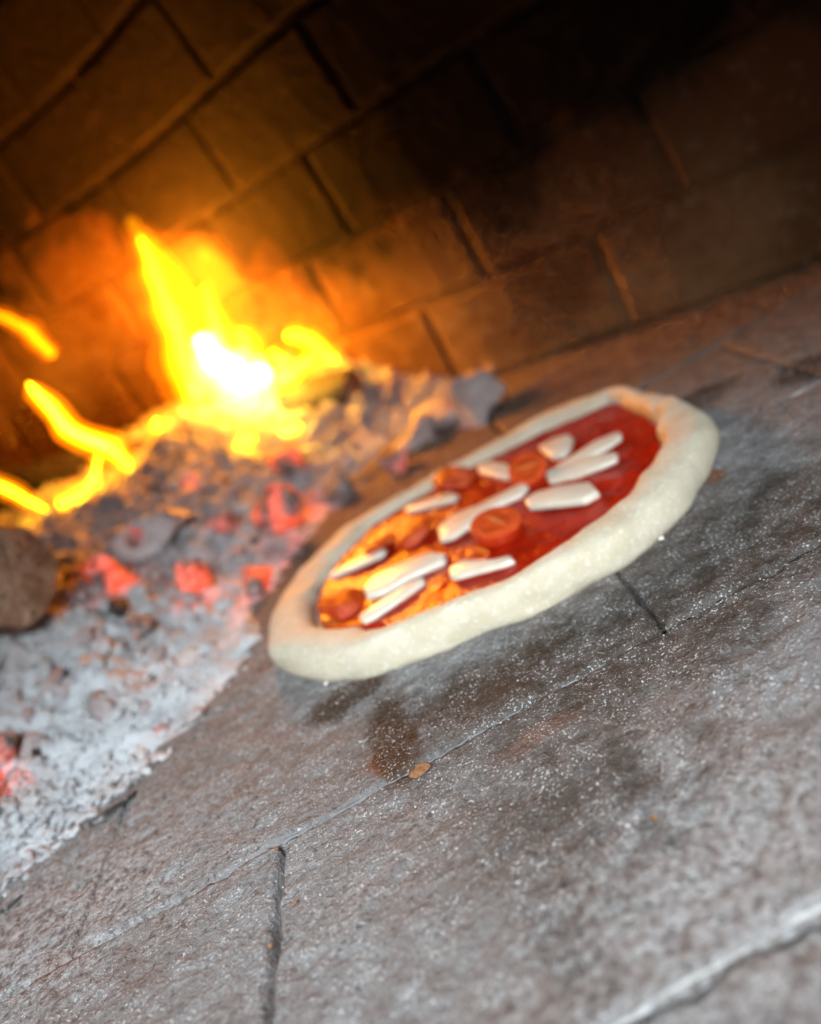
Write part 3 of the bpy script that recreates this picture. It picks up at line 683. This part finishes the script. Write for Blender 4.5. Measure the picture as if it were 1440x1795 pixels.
def slab(name, px_poly, ztop, thick, m, label=None, tilt=(0, 0), bev=.0012):
    P = np.array([at(x, y, ztop) for x, y in px_poly]); P[:, 1] = P[:, 1].max() - (P[:, 1].max()-P[:, 1])*.84; P[:, :2] += rng.uniform(-.0007, .0007, (len(P), 2)); c = P.mean(0); thick *= .55
    area = .5*np.sum(P[:, 0]*np.roll(P[:, 1], -1)-np.roll(P[:, 0], -1)*P[:, 1])
    if area < 0: P = P[::-1]
    bm = bmesh.new()
    top = [bm.verts.new((p[0]-c[0], p[1]-c[1], tilt[0]*(p[0]-c[0])+tilt[1]*(p[1]-c[1]))) for p in P]
    bot = [bm.verts.new((v.co.x*1.04, v.co.y*1.04, v.co.z-thick)) for v in top]
    bm.faces.new(top); bm.faces.new(bot[::-1]); n = len(P)
    for i in range(n): bm.faces.new((top[(i+1) % n], top[i], bot[i], bot[(i+1) % n]))
    bmesh.ops.bevel(bm, geom=[e for e in bm.edges if abs(e.verts[0].co.z-e.verts[1].co.z) >= thick*.8], offset=.0014, segments=2, profile=.5, affect='EDGES', clamp_overlap=True)
    bmesh.ops.bevel(bm, geom=[e for e in bm.edges if abs(e.verts[0].co.z-e.verts[1].co.z) < thick*.8], offset=bev, segments=2, profile=.5, affect='EDGES', clamp_overlap=True)
    for v in bm.verts:
        k = v.co + Vector(c); v.co.z += .0005*float(fbm(np.array(k.x*130), np.array(k.y*130), 600, 3)); v.co.x += .0003*float(fbm(np.array(k.y*200), np.array(k.z*200), 610, 2))
    me = bpy.data.meshes.new(name); bm.to_mesh(me); bm.free()
    o = link(name, me, m, pizza); o.location = (c[0]-PC[0], c[1]-PC[1], ztop)
    if label: o['label'] = label
    return o
CH = [
    ([(572, 1000), (600, 985), (650, 962), (676, 962), (668, 974), (620, 993), (578, 1008)], .0105, .0050),
    ([(638, 1030), (655, 1008), (700, 983), (750, 962), (775, 966), (772, 980), (720, 1008), (670, 1040), (645, 1046)], .0125, .0065),
    ([(627, 1078), (650, 1060), (700, 1025), (735, 1006), (742, 1016), (710, 1042), (660, 1078), (635, 1092)], .0105, .0050),
    ([(785, 990), (805, 978), (840, 978), (870, 976), (895, 970), (906, 982), (880, 994), (840, 1003), (800, 1012), (786, 1008)], .0115, .0055),
    ([(706, 885), (740, 872), (790, 860), (806, 866), (800, 878), (760, 886), (715, 896)], .0100, .0045),
    ([(762, 918), (790, 896), (835, 882), (880, 860), (915, 846), (928, 852), (915, 868), (870, 888), (835, 912), (800, 940), (775, 945)], .0115, .0060),
    ([(918, 874), (935, 860), (980, 846), (1036, 842), (1052, 862), (1030, 876), (975, 882), (928, 886)], .0130, .0075),
    ([(950, 822), (990, 808), (1040, 797), (1085, 794), (1090, 806), (1060, 818), (1010, 832), (962, 840)], .0110, .0055),
    ([(975, 808), (1010, 786), (1050, 766), (1085, 756), (1090, 768), (1060, 784), (1020, 802), (985, 814)], .0115, .0050),
    ([(942, 782), (965, 766), (995, 758), (1006, 764), (1004, 784), (990, 796), (968, 800)], .0115, .0060),
    ([(835, 812), (860, 806), (890, 812), (906, 826), (895, 840), (865, 834), (842, 826)], .0105, .0050),
]
for poly, zt, th in CH: slab('cheese_strip', poly, zt-.0016, th, M['cheese'], tilt=(rng.uniform(-.06, .06), rng.uniform(-.06, .03)))

def tomato(px, py, zc, r, tilt, spin, seedn=5, up=True):
    """half a cherry tomato, cut face up"""
    c = at(px, py, zc); n, K = 10, 36; v = []
    for i in range(n+1):
        a = (-.30 if up else 0) + (math.pi/2+(.30 if up else 0))*i/n
        for k in range(K):
            b = 2*math.pi*k/K; x_, y_, z_ = math.cos(a)*math.cos(b), math.cos(a)*math.sin(b), math.sin(a)
            w = r if up else r*(1 + .30*float(fbm(np.array(x_*1.8+px), np.array(y_*1.8+z_*1.3), int(px), 3)))
            v.append((w*x_*1.06, w*y_*.96, -w*(.75 if up else .52)*z_))
    f = [(i*K+(k+1) % K, i*K+k, (i+1)*K+k, (i+1)*K+(k+1) % K) for i in range(n) for k in range(K)]
    t = link('tomato_half', mesh('tomato_half', v, f), M['skin' if up else 'pulp'], pizza)
    t.location = (c[0]-PC[0], c[1]-PC[1], zc); t.rotation_euler = (tilt[0] + (0 if up else math.pi), tilt[1], spin)
    zf_ = r*.75*math.sin(.30); r = r*math.cos(.30); vv = [(0, 0, zf_+.0004)]; R = 9
    for j in range(1, R+1):
        q = j/R
        for k in range(K):
            b = 2*math.pi*k/K
            dent = -.0013*math.exp(-((q-.5)/.22)**2)*(max(0, math.cos(2*b)))**2
            vv.append((r*q*math.cos(b)*1.06, r*q*math.sin(b)*.96, zf_ + .0016*(1-q**3) + dent))
    ff = [(0, 1+k, 1+(k+1) % K) for k in range(K)]
    for j in range(R-1):
        a = 1+j*K; b = a+K; ff += [(a+k, b+k, b+(k+1) % K, a+(k+1) % K) for k in range(K)]
    if not up: return t
    cf = link('cut_face', mesh('cut_face', vv, ff), M['flesh'], t)
    for q in range(seedn):
        b = rng.choice([0, math.pi]) + rng.uniform(-.6, .6); d = r*rng.uniform(.35, .62)
        sv = ICO_V*np.array([.0014, .0008, .0005]); sv = sv @ rotm(0, 0, rng.uniform(0, 3)).T + np.array([d*math.cos(b), d*math.sin(b), zf_])
        link('seed', mesh('seed', sv, ICO_F), M['seed'], t)
    return t
M['pulp'] = mat_simple('crushed_tomato', (.50, .035, .006), (.62, .09, .012), 160, .22, .8, .0022, (.66, .14, .02))
M['seed'] = mat_simple('tomato_seed', (.70, .42, .16), (.78, .55, .25), 500, .3, .2, .0003)
tomato(869, 920, .0130, .0130, (.34, .05), .5, 0)
tomato(925, 822, .0120, .0115, (.1, -.45), 1.2, 0)
tomato(797, 838, .0075, .0135, (.1, -.15), 2.2, up=False)
tomato(725, 935, .0075, .0130, (.0, -.2), .2, up=False)
tomato(600, 1056, .0070, .0125, (.2, -.15), 1.7, up=False)
tomato(668, 955, .0070, .0110, (-.2, .2), .9, up=False)

# ---------------------------------------------------------------- crumbs and flour by the crust
def crumb(name, px, py, s, m, label, cat, group=None, squash=(1.3, .9, .6)):
    c = at(px, py, 0); a = ICO3_V*(1+.5*fbm(ICO3_V[:, 0]*2+px, ICO3_V[:, 1]*2+ICO3_V[:, 2], int(px), 4))[:, None]*np.array(squash)*s
    a = a @ rotm(0, 0, rng.uniform(0, 6)).T; a[:, 2] -= a[:, 2].min()
    o = link(name, mesh(name, a, ICO3_F), m); o.location = (c[0], c[1], .0004)
    return tag(o, label, cat, group)
crumb('burnt_flake', 738, 1354, .0028, M['crumb'], 'orange brown burnt flake on the joint below the dark stain', 'crumb', 'burnt crumbs on the bricks', (1.3, 1.1, .2))
crumb('burnt_flake', 519, 1586, .0008, M['crumb'], 'tiny orange crumb right of the dark upright joint', 'crumb', 'burnt crumbs on the bricks')
crumb('burnt_flake', 478, 1660, .0008, M['crumb'], 'tiny brown crumb lodged in the dark upright joint', 'crumb', 'burnt crumbs on the bricks')
crumb('burnt_flake', 487, 1490, .0008, M['crumb'], 'tiny tan crumb at the top of the dark upright joint', 'crumb', 'burnt crumbs on the bricks')
crumb('burnt_flake', 1149, 1438, .0008, M['crumb'], 'tiny red brown crumb alone on the right bricks', 'crumb', 'burnt crumbs on the bricks')
crumb('burnt_flake', 938, 1503, .0008, M['char'], 'tiny black crumb alone on the middle bricks', 'crumb', 'burnt crumbs on the bricks')
crumb('dough_crumb', 1160, 948, .0013, M['flour'], 'tiny white dough crumb at the foot of the right crust', 'crumb', 'dough crumbs by the crust')
crumb('dough_crumb', 574, 1201, .0010, M['flour'], 'tiny white dough crumb at the foot of the left crust', 'crumb', 'dough crumbs by the crust')
